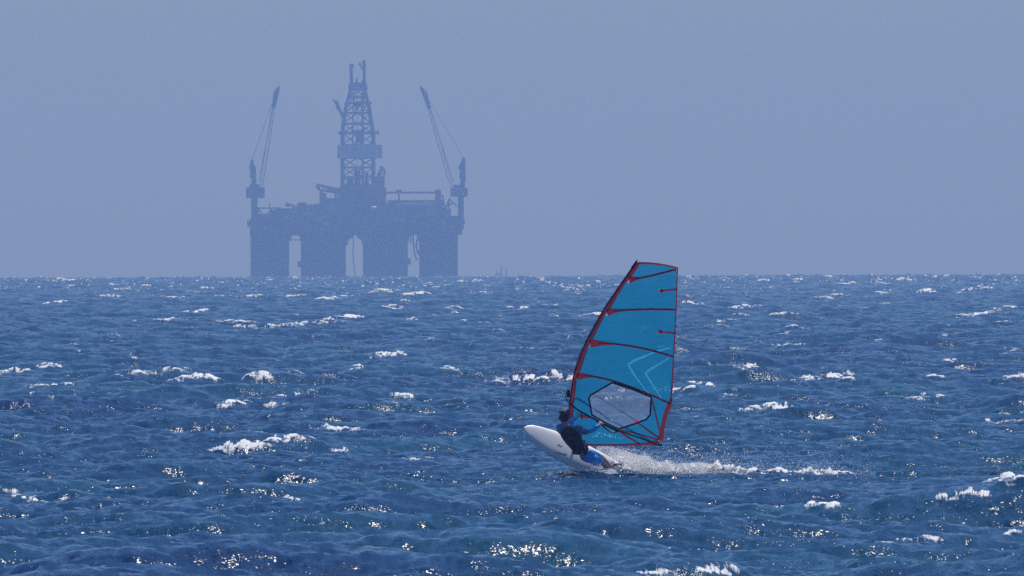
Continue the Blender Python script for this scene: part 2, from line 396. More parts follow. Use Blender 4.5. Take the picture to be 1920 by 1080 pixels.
# ------------------------------------------------------------------ drilling rig
def build_rig():
    q = YR / F
    R = lambda px, py, dy=0: P(px, py, YR + dy)
    def R0(px, py, dy=0):          # picture position of the rig's front plane carried straight back in space
        v = P(px, py, YR); return Vector((v.x, YR + dy, v.z))
    root = empty('drilling_rig', R0(668, 521))
    tag(root, 'hazy blue offshore drilling rig with tall lattice derrick, standing on thick columns at the horizon', 'drilling rig')
    hull = mat('rig_hull', (.05, .05, .07), .6, 0, .6, .08)
    steel = mat('rig_steel', (.17, .11, .12), .5, 0, .9, .22)
    crn = mat('rig_crane_paint', (.30, .12, .13), .5, 0, .2, .3)
    pale = mat('rig_pale_panel', (.60, .62, .66), .6, 0, .2, .3)
    white = mat('rig_white', (.75, .74, .72), .4, 0, .05, .5)
    rusty = mat('rig_rust', (.70, .42, .25), .7, 0, .3, .4)
    rnd = random.Random(4)
    def bx(mb, x0, y0, x1, y1, d0, d1):
        mb.box(R0(x0, y0, d0), R0(x1, y1, d1)); return mb
    def colm(x0, x1, ytop, d0, d1):
        a, b = R0(x0, 530, d0), R0(x1, ytop, d1)
        rr = min(4.0, (b.x - a.x) * .3)
        poly = []
        for cx, cy_, s in ((b.x - rr, a.y + rr, -90), (b.x - rr, b.y - rr, 0), (a.x + rr, b.y - rr, 90), (a.x + rr, a.y + rr, 180)):
            for k in range(6):
                g = math.radians(s + 18 * k); poly.append(Vector((cx + rr * math.cos(g), cy_ + rr * math.sin(g), -9)))
        return MB().prism(poly, (0, 0, b.z + 9))
    for (x0, x1) in ((472, 543), (566, 649), (682, 765), (787, 841)):
        c = colm(x0, x1, 439, -34, -14).build('column', hull, root)
        # fender and draught band round the column
        bx(MB(), x0 - .6, 455, x1 + .6, 458, -34.6, -13.4).build('band', steel, c)
    for (x0, x1) in ((474, 540), (572, 643), (690, 758), (810, 858)):
        colm(x0, x1, 439, 16, 34).build('column', hull, root)
    # deck box with haunches over the gaps
    d = MB(); bx(d, 471, 410, 866, 440, -36, 36)
    for (xa, xb, yt) in ((543, 566, 439), (649, 682, 446), (765, 787, 440)):
        for k in range(6):
            t0 = k / 6; t1 = (k + 1) / 6
            w_ = (xb - xa) * .36
            yy = yt + 13 * (1 - math.sqrt(max(0, 1 - (1 - t0) ** 2)))
            bx(d, xa + w_ * t0, 440, xa + w_ * t1, yy, -33, 30)
            bx(d, xb - w_ * t0, 440, xb - w_ * t1, yy, -33, 30)
    deck = d.build('deck', hull, root)
    m = MB()
    for i in range(60):
        x0 = rnd.uniform(545, 735); w_ = rnd.uniform(5, 20); top = rnd.uniform(381, 396) - (4 if 595 < x0 < 640 else 0)
        dd = rnd.uniform(-34, 20)
        bx(MB(), x0, 412, min(x0 + w_, 738), top, dd, dd + rnd.uniform(5, 14)).build('module', (steel, rusty, steel, pale, crn)[i % 5], root)
    bx(m, 520, 412, 560, 391, -30, 30); bx(m, 508, 412, 530, 394, -30, 0); bx(m, 560, 411, 735, 388, -20, 34)
    m.build('module', steel, root)
    for (x0, y0, x1, y1, d0) in ((537, 382, 548, 388, -31), (575, 384, 596, 390, -33), (600, 362, 612, 386, -20), (560, 380, 575, 390, -28), (612, 372, 634, 392, -10),
                                 (650, 372, 700, 388, -35), (800, 392, 822, 404, -37)):
        bx(MB(), x0, y0, x1, y1, d0, d0 + 9).build('deck_house', rusty if rnd.random() < .6 else steel, root)
    for i in range(34):
        x0 = rnd.uniform(484, 850); y0 = rnd.uniform(386, 424); w_ = rnd.uniform(2.5, 11); h_ = rnd.uniform(1.5, 6)
        if not (545 < x0 < 820) and y0 < 412: y0 += 14
        bx(MB(), x0, y0, x0 + w_, y0 + h_, -38.2, -34).build('equipment_box', (rusty, pale, rusty, crn, white)[i % 5], root)
    # left open frame with rails
    m = MB()
    bx(m, 480, 389.5, 530, 392, -34, -32.5); bx(m, 478, 401, 545, 411, -33, 30)
    for x_ in (481, 486, 511, 519): bx(m, x_, 391, x_ + 2.2, 411, -33, -31)
    for (a, b) in (((487, 392), (494, 402)), ((511, 392), (503, 402))): m.tube([R0(*a, -32), R0(*b, -32)], .35, 6)
    bx(m, 506, 380, 508, 391, -30, -29)
    m.build('deck_frame', steel, root)
    # right: pipe rack, gantry
    m = MB(); bx(m, 728, 379, 829, 412, -34, 30); bx(m, 829, 392, 846, 412, -30, 10); bx(m, 846, 405, 862, 412, -30, 10)
    rack = m.build('pipe_rack', steel, root)
    m = MB()
    for k in range(7): m.tube([R0(746, 383.6 + k * .45, -36 + k * .2), R0(804, 383.6 + k * .45, -36 + k * .2)], .4, 6)
    m.build('pipe', pale, rack)
    m = MB()
    bx(m, 722, 359.8, 828, 363.2, -20, -17.5); bx(m, 746.5, 361, 750, 380, -20, -17.5); bx(m, 816, 356, 827, 380, -20, -14); bx(m, 743, 356, 754, 360, -21, -16); bx(m, 728, 376, 829, 380, -33, 28)
    for x_ in range(733, 826, 9): m.tube([R0(x_, 379, -33), R0(x_, 374, -33)], .12, 4)
    m.build('gantry', crn, root)
    m = MB()
    for (a, b) in (((828, 366), (842, 410)), ((843, 372), (829, 410)), ((842, 375), (842, 411)), ((852, 380), (830, 392)), ((842, 372), (858, 388))): m.tube([R0(*a, -15), R0(*b, -15)], .4, 6)
    bx(m, 829, 366, 832, 412, -16, -15)
    m.build('brace_frame', steel, root)
    # left gantry by the derrick
    m = MB()
    m.tube([R0(593, 346, -12), R0(640, 357, -12)], .7, 6); m.tube([R0(594, 346, -12), R0(598, 356, -12), R0(636, 361, -12)], .7, 6)
    for k in range(6): m.tube([R0(598 + k * 7, 347.5 + k * 1.5, -12), R0(601 + k * 7, 356.5 + k * .8, -12)], .3, 5)
    m.tube([R0(603, 356, -12), R0(603, 386, -12)], .8, 6); m.tube([R0(606, 366, -12), R0(625, 382, -12)], .45, 6); m.tube([R0(630, 360, -12), R0(630, 386, -12)], .6, 6)
    bx(m, 613, 353, 634, 361, -14, -9)
    m.build('catwalk_frame', crn, root)
    # derrick
    der = MB()
    bx(der, 634, 352, 724, 388, -22, 14); bx(der, 640, 346, 716, 352, -16, 10); bx(der, 704, 332, 721, 353, -8, 4)
    der = der.build('derrick', steel, root)
    def leg(pts, w_, dys):
        m = MB()
        for (a, b, da, db) in zip(pts[:-1], pts[1:], dys[:-1], dys[1:]):
            m.tube([R0(*a, da), R0(*b, db)], w_, 6)
        return m
    L_ = [(642.5, 350), (642, 296), (642.5, 250), (643.5, 232), (650, 196), (656.5, 171), (659, 154), (658, 120)]
    R_ = [(700, 350), (700, 296), (700, 250), (696.5, 230), (690.5, 194), (685, 171), (683, 154), (682.5, 113)]
    dn = [-11, -11, -11, -9, -6, -4, -3, -3]
    for pts in (L_, R_):
        for sg in (1, -1):
            leg(pts[:5], .9, [v * sg for v in dn[:5]]).build('derrick_leg', steel, der)
            leg(pts[4:], .75, [v * sg for v in dn[4:]]).build('derrick_leg', steel, der)
    # lattice between the legs: four faces with horizontals and crossed diagonals
    m = MB()
    def at(pts, yy):
        for i in range(len(pts) - 1):
            if pts[i + 1][1] <= yy <= pts[i][1]:
                f = (pts[i][1] - yy) / (pts[i][1] - pts[i + 1][1]); return pts[i][0] + f * (pts[i + 1][0] - pts[i][0]), dn[i] + f * (dn[i + 1] - dn[i])
    lv = [350, 332, 314, 296, 272, 250, 232, 212, 194, 182, 171]
    for a, b in zip(lv[:-1], lv[1:]):
        xa, da = at(L_, a); xb, db = at(L_, b); Xa, _ = at(R_, a); Xb, _ = at(R_, b)
        for sg in (1, -1):
            m.tube([R0(xa, a, da * sg), R0(Xa, a, da * sg)], .42, 5)
            xm, Xm = (xa + Xa) / 2, (xb + Xb) / 2
            if sg == 1:
                m.tube([R0(xa, a, da * sg), R0(Xm, b, db * sg)], .33, 5); m.tube([R0(Xa, a, da * sg), R0(Xm, b, db * sg)], .33, 5)
            else:
                m.tube([R0(xb, b, db * sg), R0(xm, a, da * sg)], .28, 5); m.tube([R0(Xb, b, db * sg), R0(xm, a, da * sg)], .28, 5)
        for (u, v_) in ((xa, xb), (Xa, Xb)):
            m.tube([R0(u, a, da), R0(u, a, -da)], .4, 5); m.tube([R0(u, a, da), R0(v_, b, -db)], .3, 5)
    m.build('lattice', steel, der)
    m = MB()      # travelling gear and guides inside
    m.tube([R0(680, 350, 0), R0(680.5, 172, 0)], .55, 6); m.tube([R0(661, 290, 0), R0(663, 172, 0)], .3, 5); m.tube([R0(670, 350, 0), R0(670, 160, 0)], .2, 5)
    bx(m, 664, 190, 677, 201, -2, 2); bx(m, 666, 201, 672, 206, -2, 2); bx(m, 667, 252, 682, 268, -3, 3); bx(m, 664, 232, 680, 234, -2, 2)
    bx(m, 664, 318, 676, 352, -4, 4); bx(m, 684, 326, 690, 350, -2, 2); bx(m, 650, 334, 662, 350, -5, 0)
    m.build('travelling_block', steel, der)
    m = MB(); bx(m, 634.5, 247, 711, 251.5, -12, 12); bx(m, 709, 242, 710.2, 248, -12.1, -11); bx(m, 660, 244, 684, 248, -12.1, -9)
    m.build('platform', steel, der)
    m = MB(); bx(m, 646, 192, 697, 195, -7, 7); bx(m, 694, 190, 696, 196, -7.1, 7.1); m.build('platform', steel, der)
    m = MB(); bx(m, 633, 272, 717, 296.5, -13, -12.4); bx(m, 633, 272, 634, 296.5, -12.4, 12.4); bx(m, 716, 272, 717, 296.5, -12.4, 12.4); bx(m, 633, 272, 717, 296.5, 12.4, 13)
    m.build('windwall', pale, der)
    m = MB(); bx(m, 655.5, 155, 687, 170.5, -5, 5); bx(m, 653.5, 157, 655.5, 171, -3, 3); bx(m, 687, 160, 689, 170, -3, 3); m.tube([R0(669, 156, 0), R0(669, 145, 0)], [.7, .25], 6)
    bx(m, 657, 150, 662, 156, -3, 3); bx(m, 678, 150, 684, 156, -3, 3)
    m.build('crown_block', steel, der)
    m = MB(); bx(m, 650, 119.8, 664, 120.6, -.5, .5); m.tube([R0(663, 120.2, 0), R0(659.5, 132, 0)], .3, 5); m.build('beacon_arm', steel, der)
    m = MB(); bx(m, 672, 119.8, 684, 120.6, -.5, .5)
    m.tube([R0(674, 120.2, 0), R0(681, 132, 0)], .4, 5); bx(m, 673, 117, 676, 120.2, -.8, .8)
    m.build('beacon_arm', steel, der)
    m = MB(); m.tube([R0(624.5, 186, -9), R0(631, 191.5, -9), R0(636, 203, -9), R0(644, 222, -9)], [.25, 1.1, .9, .7], 6); m.tube([R0(630.5, 192, -9), R0(632.5, 206, -9)], .45, 5)
    m.build('hoist_arm', steel, der)
    m = MB(); m.tube([R0(709, 350, -10), R0(711, 328, -10), R0(717, 315, -10)], [1.5, 1.2, .8], 6); m.tube([R0(717, 315, -10), R0(722, 320, -10), R0(720, 332, -10)], .6, 5); bx(m, 713, 312, 719, 319, -11, -9)
    m.build('knuckle_crane', steel, root)
    # deck cranes
    def crane(tower, cab, ped, flange, boom, tip, foot, mast, dy):
        m = MB(); bx(m, *ped, dy - 2, dy + 2); bx(m, *flange, dy - 3, dy + 3)
        c = m.build('deck_crane', crn if False else steel, root)
        m = MB(); bx(m, *cab, dy - 4, dy + 3); bx(m, cab[0] + 6, cab[1] - 6, cab[2] - 10, cab[1], dy - 2, dy + 2); m.build('cab', steel, c)
        m = MB(); bx(m, *tower, dy - 1.5, dy + 1.5)
        m.tube([R0(tower[0] + 1, tower[1] + 22, dy), R0(*mast, dy)], .8, 6); m.tube([R0(tower[2] - 1, tower[1] + 30, dy), R0(*mast, dy)], .7, 6); m.tube([R0(tower[0] - 2, tower[1] + 6, dy), R0(*mast, dy)], .6, 6)
        bx(m, mast[0] - 3, mast[1] - 1, mast[0] + 3, mast[1] + 3, dy - 1, dy + 1)
        m.build('gallows', steel, c)
        m = MB()      # lattice boom: four chords and lacing
        A = R0(*foot, dy); B = R0(*boom, dy); n = 22
        for s1, s2 in ((-1, -1), (-1, 1), (1, 1), (1, -1)):
            m.tube([A + Vector((s1 * .7, s2 * .8, 0)), A.lerp(B, .45) + Vector((s1 * .85, s2 * .9, 0)), B + Vector((s1 * .45, s2 * .5, 0))], .16, 5)
        for i in range(n):
            f, g = i / n, (i + 1) / n; s1 = 1 if i % 2 else -1
            for s2 in (-.8, .8):
                m.tube([A.lerp(B, f) + Vector((s1 * .7, s2, 0)), A.lerp(B, g) + Vector((-s1 * .7, s2, 0))], .1, 4)
        m.build('boom', crn, c)
        m = MB(); T = R0(*tip, dy); E = R0(*[(boom[k] * .55 + tip[k] * .45) for k in (0, 1)], dy)
        m.tube([B + (A - B) * .16, B + (T - B) * .1, E.lerp(T, .3), T], [.9, 1.3, .8, .2], 6)
        m.build('boom_tip', steel, c)
        m = MB(); M_ = R0(*mast, dy)
        for s2 in (-.8, .8): m.tube([M_ + Vector((0, s2, 0)), B + Vector((0, s2, 0))], .11, 4)
        Lw = A.lerp(B, .08) - Vector((1.6, 0, 0)) * (1 if tip[0] < 668 else -1)
        m.tube([B, Lw], .13, 4)
        m.build('cable', crn, c)
    crane((473, 312, 482, 374), (463.5, 352, 498, 372), (473, 372, 485, 425), (467, 417, 476, 424), (519, 176), (525.6, 162), (491, 352), (474.5, 301), -28)
    crane((863, 312, 872, 370), (845, 353, 877, 369), (859, 369, 870, 430), (857, 412, 872, 420), (797.5, 176), (788, 162), (849, 355), (870, 298), -28)
    # small things along the deck edge
    for (x_, y_, w_, h_) in ((702, 391, 13, 8), (740.5, 414, 5, 7)):
        MB().ball(R0(x_, y_, -37.5), (w_ * q / 2, 1.3, h_ * q / 2)).build('lifeboat', white, root, True)
    for (x_, y_) in ((638.5, 352), (661.5, 351), (729, 384), (541, 381), (583, 386), (601, 385), (694, 404), (657, 428)):
        MB().box(R0(x_ - 1.2, y_ - 1.4, -37.6), R0(x_ + 1.2, y_ + 1.4, -37)).build('white_box', white, root)  # small white dots along the deck, modelled as plain boxes
    # chains and risers in the gaps between columns
    m = MB()
    for (pts, r_) in ((((664, 441), (663, 480), (668, 528)), .25), (((775, 441), (777, 470), (782, 488)), .4), (((785, 440), (781, 462), (786, 478)), .5), (((771, 438), (771, 458)), .3)):
        MB().tube([R0(*p, -30) for p in pts], r_, 6).build('riser', steel, root)
    bx(MB(), 543.5, 449, 566, 450.5, -30, -29).build('brace', steel, root)
    for q_ in ((560, 490, 567, 501, -35, -31), (764, 484, 771, 496, -35, -31), (466, 414, 474, 425, -37, -30)): bx(MB(), *q_).build('fairlead', steel, root)
build_rig()

def build_ship():
    Y = 10800.0
    g = lambda px, py, dy=0: P(px, py, Y + dy)
    root = empty('supply_ship', g(936, 521)); tag(root, 'tiny faint ship seen through thick haze on the horizon, right of the drilling rig', 'ship')
    sm_ = mat('ship_paint', (.05, .05, .07), .6, 0, .1, .3); rd = mat('ship_red', (.2, .05, .06), .6, 0, .1, .3)
    a, b = g(928, 519, 0), g(945, 530, 0)
    hull = MB().prism([Vector((a.x, Y, a.z)), Vector((b.x + 1, Y, a.z)), Vector((b.x, Y, b.z)), Vector((a.x + 1, Y, b.z))], (0, 30, 0)).build('hull', sm_, root)
    MB().box(g(928.5, 512.5), g(939.5, 519, 9)).build('deck_house', sm_, root)
    MB().box(g(930, 508.5, 2), g(933, 512.5, 6)).build('funnel', rd, root)
    m = MB(); m.tube([g(939.8, 519, 3), g(939.8, 497, 3)], [.6, .25], 6); m.box(g(936, 503, 2.8), g(943.6, 504, 3.2)); m.box(g(938, 508, 2), g(941.6, 513, 4)); m.build('mast', sm_, root)
    m = MB(); m.tube([g(949.2, 522, 20), g(949.2, 504, 20)], .55, 6); m.build('crane_post', sm_, root)
build_ship()

# ------------------------------------------------------------------ windsurfing board with its sail
def lerp_tab(tab, x):
    return float(np.interp(x, [a for a, b in tab], [b for a, b in tab]))
LUFF = [(489, 1194), (531, 1164), (566, 1140), (596, 1121), (635, 1100.6), (669, 1084), (698, 1076), (711, 1073), (753, 1068), (767, 1066), (800, 1067), (832, 1071), (858, 1076)]
LUFI = [(489, 1197), (498, 1199), (519, 1184), (535, 1170), (576, 1146), (590, 1135), (635, 1112), (651, 1103), (696, 1088), (713, 1081), (758, 1076), (780, 1074.5), (832, 1077), (858, 1078)]
LEECH = [(489, 1266), (503, 1271), (580, 1268.5), (665, 1264), (752, 1259), (772, 1250), (790, 1245), (815, 1240), (832, 1236), (860, 1232)]
ZB = 860.0
def ysail(px, py, cam_=1.0):
    a, b = lerp_tab(LUFF, py), lerp_tab(LEECH, py)
    u = min(1, max(0, (px - a) / max(1, b - a)))
    return YS - 0.40 * (ZB - py) / 100 + cam_ * (b - a) / 100 * 0.34 * u * (1 - u) * (1.25 - u)
SP = lambda px, py, o=0.0: P(px, py, ysail(px, py) + o)

def build_board():
    root = empty('windsurf_board', P(1085, 862, YS))
    tag(root, 'white windsurfing board planing nose up, rigged with a blue sail edged in red', 'windsurf board')
    white = mat('board_white', (.90, .89, .87), .35, 0, .03, 6)
    under = mat('board_underside_shade', (.16, .15, .34), .35, 0, .05, 6)  # shade of rail and underside put into the colour as purple-blue
    pad = mat('deck_pad', (.33, .34, .38), .8, 0, .2, 30)
    black = mat('black_webbing', (.015, .015, .018), .7, 0, .2, 40, .15)
    red = thin(mat('sail_red', (.18, .016, .026), .55, 0, .12, 18))
    orange = thin(mat('orange_patch', (.85, .05, .03), .5))
    carbon = mat('carbon_tube', (.012, .012, .016), .6, 0, .2, 30, .15)
    grey = mat('print_grey', (.36, .20, .25), .6)
    silver = mat('silver_fitting', (.6, .6, .62), .3, .6)
    # --- hull
    tail = P(1191, 903.5, YS + .10); nose = P(980.5, 805, YS - .10)
    a = (nose - tail); Lb = a.length; a.normalize()
    p_ = Vector((0.418, 0, 0.909)); wv = (p_ * .78 + Vector((0, 1, 0)) * .62); wv = (wv - a * wv.dot(a)).normalized()
    n_ = wv.cross(a).normalized()
    if n_.y > 0: n_ = -n_
    WT = [(0, .05), (.03, .11), (.1, .19), (.25, .265), (.45, .305), (.6, .31), (.75, .28), (.87, .215), (.94, .155), (.98, .085), (1.0, .012)]
    TT = [(0, .022), (.1, .045), (.4, .06), (.7, .055), (.92, .035), (1, .012)]
    def deckp(s, t, o=0.0):       # s along from the tail, t across -1 (near rail) .. 1
        rock = .16 * max(0, s - .6) ** 2 * 2.2 - .03 * max(0, .25 - s) ** 2 * 8
        return tail + a * (s * Lb) + wv * (t * lerp_tab(WT, s)) + n_ * (lerp_tab(TT, s) * (1 - .35 * t * t) + rock + o)
    m = MB(); ns, nk = 60, 24; vs = []
    for i in range(ns + 1):
        s = 1 - (1 - i / ns) ** 1.6 if i > ns / 2 else i / ns * (1 - .5 ** 1.6) * 2
        s = min(1, s); rock = .16 * max(0, s - .6) ** 2 * 2.2 - .03 * max(0, .25 - s) ** 2 * 8
        for k in range(nk):
            q = 2 * math.pi * k / nk
            ct, st = math.cos(q), math.sin(q)
            tx = math.copysign(abs(ct) ** .75, ct); tz = math.copysign(abs(st) ** .8, st)
            vs.append(tail + a * (s * Lb) + wv * (tx * lerp_tab(WT, s)) + n_ * (tz * lerp_tab(TT, s) + rock))
    fs = [(i * nk + k, i * nk + (k + 1) % nk, (i + 1) * nk + (k + 1) % nk, (i + 1) * nk + k) for i in range(ns) for k in range(nk)]
    fs += [tuple(range(nk)), tuple(ns * nk + k for k in range(nk))[::-1]]
    m.add(vs, fs); hull = m.build('board', white, root, True)
    hull.data.materials.append(under)
    for f in hull.data.polygons:
        if len(f.vertices) == 4 and (f.index % nk) >= nk // 2: f.material_index = 1
    bm = bmesh.new(); bm.from_mesh(hull.data); bmesh.ops.recalc_face_normals(bm, faces=bm.faces); bm.to_mesh(hull.data); bm.free()
    m = MB(); cs = [(.05, -.45), (.24, -.75), (.27, -.2), (.24, .7), (.06, .4)]
    m.prism([deckp(s, t, .002) for s, t in cs], n_ * .008); m.build('deck_pad', pad, root)
    for (s0, t0, s1, t1) in ((.16, -.75, .24, -.05), (.15, .75, .23, .1), (.09, -.05, .12, .05)):
        pts = [deckp(s0, t0, .01)]
        for k in range(1, 8): pts.append(deckp(s0 + (s1 - s0) * k / 8, t0 + (t1 - t0) * k / 8, .01 + .085 * math.sin(math.pi * k / 8) ** .6))
        pts.append(deckp(s1, t1, .01))
        MB().tube(pts, .018, 6).build('foot_strap', black, root, True)
    m = MB()
    for pl in ([(.60, -.42), (.655, -.62), (.645, -.55), (.70, -.70)],): m.tube([deckp(s, t, .004) for s, t in pl], .007, 4)
    m.build('red_marking', red, root)
    m = MB(); m.tube([deckp(s, t, .002) for s, t in [(.66, .02), (.675, -.10), (.685, .0), (.70, -.12)]], .0035, 4); m.build('grey_marking', grey, root)
    fin = MB().prism([tail + a * .16 - n_ * .01, tail + a * .30 - n_ * .02, tail + a * .20 - n_ * .26, tail + a * .13 - n_ * .27], wv * .008); fin.build('fin', carbon, root)
    # --- mast and luff sleeve
    mast = [P(1195, 488, ysail(1195, 488)), *[P(lerp_tab(LUFF, y_) + .9, y_, ysail(lerp_tab(LUFF, y_), y_)) for y_ in (520, 570, 640, 700, 760, 810, 845)], P(1076, 862, YS)]
    MB().tube(mast, [.012, .013, .013, .014, .014, .015, .016, .02, .04], 10).build('mast', carbon, root, True)
    m = MB(); ys = list(np.linspace(492, 838, 90)); vs = []; fs = []
    for y_ in ys:
        x0, x1 = lerp_tab(LUFF, y_), lerp_tab(LUFI, y_); yy = ysail(x0, y_); xm = x0 * .6 + x1 * .4
        vs += [P(x0, y_, yy + .012), P(x0 - .2, y_, yy - .01), P(xm, y_, yy - .035), P(x1, y_, ysail(x1, y_) - .002)]
    for i in range(len(ys) - 1):
        for k in range(3): fs.append((i * 4 + k, i * 4 + k + 1, i * 4 + 5 + k, i * 4 + 4 + k))
    m.add(vs, fs)
    # --- sail film
    sm_ = bpy.data.materials.new('sail_film'); sm_.use_nodes = True; t = sm_.node_tree; lk = t.links.new
    b = t.nodes['Principled BSDF']; out = t.nodes['Material Output']
    geo = nd(t, 'ShaderNodeNewGeometry')
    wvx = nd(t, 'ShaderNodeTexWave', inp={'Scale': 14.0, 'Distortion': .2}); wvx.bands_direction = 'X'; lk(geo.outputs['Position'], wvx.inputs[0])
    wvz = nd(t, 'ShaderNodeTexWave', inp={'Scale': 14.0, 'Distortion': .2}); wvz.bands_direction = 'Z'; lk(geo.outputs['Position'], wvz.inputs[0])
    mxn = nd(t, 'ShaderNodeMath', operation='MAXIMUM'); lk(wvx.outputs['Fac'], mxn.inputs[0]); lk(wvz.outputs['Fac'], mxn.inputs[1])
    ns_ = nd(t, 'ShaderNodeTexNoise', inp={'Scale': 1.6, 'Detail': 3}); lk(geo.outputs['Position'], ns_.inputs[0])
    ad = nd(t, 'ShaderNodeMath', operation='ADD'); lk(mxn.outputs[0], ad.inputs[0]); lk(ns_.outputs['Fac'], ad.inputs[1])
    cr = nd(t, 'ShaderNodeValToRGB'); cr.color_ramp.elements[0].position = .3; cr.color_ramp.elements[1].position = 1.0
    cr.color_ramp.elements[0].color = (.006, .17, .36, 1); cr.color_ramp.elements[1].color = (.012, .24, .45, 1)
    dv = nd(t, 'ShaderNodeMath', operation='MULTIPLY', inp={1: .55}); lk(ad.outputs[0], dv.inputs[0]); lk(dv.outputs[0], cr.inputs[0])
    lk(cr.outputs[0], b.inputs['Base Color']); b.inputs['Roughness'].default_value = .35
    tl = nd(t, 'ShaderNodeBsdfTranslucent'); lk(cr.outputs[0], tl.inputs[0])
    tr = nd(t, 'ShaderNodeBsdfTransparent', inp={0: (.25, .62, .85, 1)})
    m1 = nd(t, 'ShaderNodeMixShader', inp={0: .5}); lk(b.outputs[0], m1.inputs[1]); lk(tl.outputs[0], m1.inputs[2])
    m2 = nd(t, 'ShaderNodeMixShader', inp={0: .15}); lk(m1.outputs[0], m2.inputs[1]); lk(tr.outputs[0], m2.inputs[2]); lk(m2.outputs[0], out.inputs[0])
    WIN = [(1147.8, 717.5), (1185, 729), (1221, 744.5), (1220, 762), (1219, 778), (1211, 787), (1186, 796), (1160, 804.5), (1136, 793), (1110, 778), (1107, 762), (1104, 747), (1107, 741)]
    def inside(px, py, poly):
        c = False; j = len(poly) - 1
        for i in range(len(poly)):
            if (poly[i][1] > py) != (poly[j][1] > py) and px < (poly[j][0] - poly[i][0]) * (py - poly[i][1]) / (poly[j][1] - poly[i][1]) + poly[i][0]: c = not c
            j = i
        return c
    sail = MB().build('sail', sm_, root)
    CUT = []
    m.build('luff_sleeve', red, sail, True)
    # window of clear film
    wm = bpy.data.materials.new('window_film'); wm.use_nodes = True; t = wm.node_tree; lk = t.links.new
    b = t.nodes['Principled BSDF']; b.inputs['Base Color'].default_value = (.42, .50, .70, 1); b.inputs['Roughness'].default_value = .15
    ns_ = nd(t, 'ShaderNodeTexNoise', inp={'Scale': 5, 'Detail': 5}); geo = nd(t, 'ShaderNodeNewGeometry'); lk(geo.outputs['Position'], ns_.inputs[0])
    mr = nd(t, 'ShaderNodeMapRange', inp={1: .35, 2: .7, 3: .78, 4: .66}); lk(ns_.outputs['Fac'], mr.inputs[0])
    tl = nd(t, 'ShaderNodeBsdfTranslucent', inp={0: (.36, .46, .66, 1)})
    m1 = nd(t, 'ShaderNodeMixShader', inp={0: .5}); lk(b.outputs[0], m1.inputs[1]); lk(tl.outputs[0], m1.inputs[2])
    tr = nd(t, 'ShaderNodeBsdfTransparent', inp={0: (.86, .94, 1, 1)}); m2 = nd(t, 'ShaderNodeMixShader')
    lk(mr.outputs[0], m2.inputs[0]); lk(m1.outputs[0], m2.inputs[1]); lk(tr.outputs[0], m2.inputs[2]); lk(m2.outputs[0], t.nodes['Material Output'].inputs[0])
    c = (1163, 760); k = 10; vs = []; fs = []; n = len(WIN)
    for j in range(k + 1):
        for (x_, y_) in WIN:
            f = j / k; vs.append(SP(c[0] + (x_ - c[0]) * f, c[1] + (y_ - c[1]) * f, -.003))
    for j in range(k):
        for i in range(n): fs.append((j * n + i, j * n + (i + 1) % n, (j + 1) * n + (i + 1) % n, (j + 1) * n + i))
    MB().add(vs, fs).build('window', wm, sail, True)
    def strip(pts, ws, o=-.006, th=.012, sub=6, closed=False, cut=True):
        """flat band along picture points, laid on the sail and as thick as a seam"""
        pp = [Vector((x_, y_)) for x_, y_ in pts]
        if closed: pp = pp + [pp[0]]; ws = list(ws) + [ws[0]]
        P2 = []; W2 = []
        for i in range(len(pp) - 1):
            for k in range(sub):
                P2.append(pp[i].lerp(pp[i + 1], k / sub)); W2.append(ws[i] + (ws[i + 1] - ws[i]) * k / sub)
        P2.append(pp[-1]); W2.append(ws[-1])
        mb = MB(); vs = []
        if cut: CUT.extend((tuple(P2[i]), tuple(P2[i + 1]), W2[i], W2[i + 1]) for i in range(len(P2) - 1))
        for i, q in enumerate(P2):
            d = (P2[min(i + 1, len(P2) - 1)] - P2[max(i - 1, 0)]).normalized(); nn = Vector((-d.y, d.x)) * W2[i] / 2
            for s_ in (1, 0, -1): vs.append(SP(q.x + nn.x * s_, q.y + nn.y * s_, o * (1.0 if s_ == 0 else .5)))
        fs = [(i * 3 + k, i * 3 + k + 1, i * 3 + k + 4, i * 3 + k + 3) for i in range(len(P2) - 1) for k in (0, 1)]
        return mb.add(vs, fs)
    def arc(pts, n=10):           # smooth curve through three picture points
        (x0, y0), (x1, y1), (x2, y2) = pts
        cx, cy_ = 2 * x1 - (x0 + x2) / 2, 2 * y1 - (y0 + y2) / 2
        return [((1 - t) ** 2 * x0 + 2 * t * (1 - t) * cx + t * t * x2, (1 - t) ** 2 * y0 + 2 * t * (1 - t) * cy_ + t * t * y2) for t in [k / n for k in range(n + 1)]]
    dark = mat('batten_dark', (.17, .018, .045), .5, 0, .15, 20)
    for pts, w0 in ((((1180, 524), (1214, 518.5), (1268, 505)), 17), (((1138, 585), (1195, 580.4), (1268.5, 580.8)), 15),
                    (((1107, 644), (1180, 648.5), (1263, 669)), 16), (((1082, 706), (1148, 714), (1257, 757)), 15)):
        ap = arc(pts); L2 = len(ap)
        ws = [max(4.0, w0 * (1 - 3.1 * k / L2)) for k in range(L2)]
        bt = strip(ap, ws, -.007, .014, 2).build('batten', red, sail)
        strip(ap[1:], [1.7] * (L2 - 1), -.014, .004, 2, cut=False).build('batten_pocket', dark, bt)
    strip(arc(((1197, 493.5), (1236, 495.5), (1271, 503))), [5, 4, 4, 3.5, 3.5, 3.5, 3, 3, 3, 3, 3], -.008, .016, 2).build('head_tape', red, sail)
    strip([(1184.5, 503), (1193.5, 490)], [4.5, 3.5], -.045, .06).build('head_cap', black, sail)
    strip([(x_ - .8, y_) for y_, x_ in LEECH[1:5]], [2.4, 2.2, 2.4, 3.5], -.007, .014).build('leech_tape', red, sail)
    strip([(1258.5, 748), (1254, 762), (1246, 784), (1241.5, 806), (1238, 826)], [6, 9, 8, 8, 12], -.008, .016).build('leech_tape', red, sail)
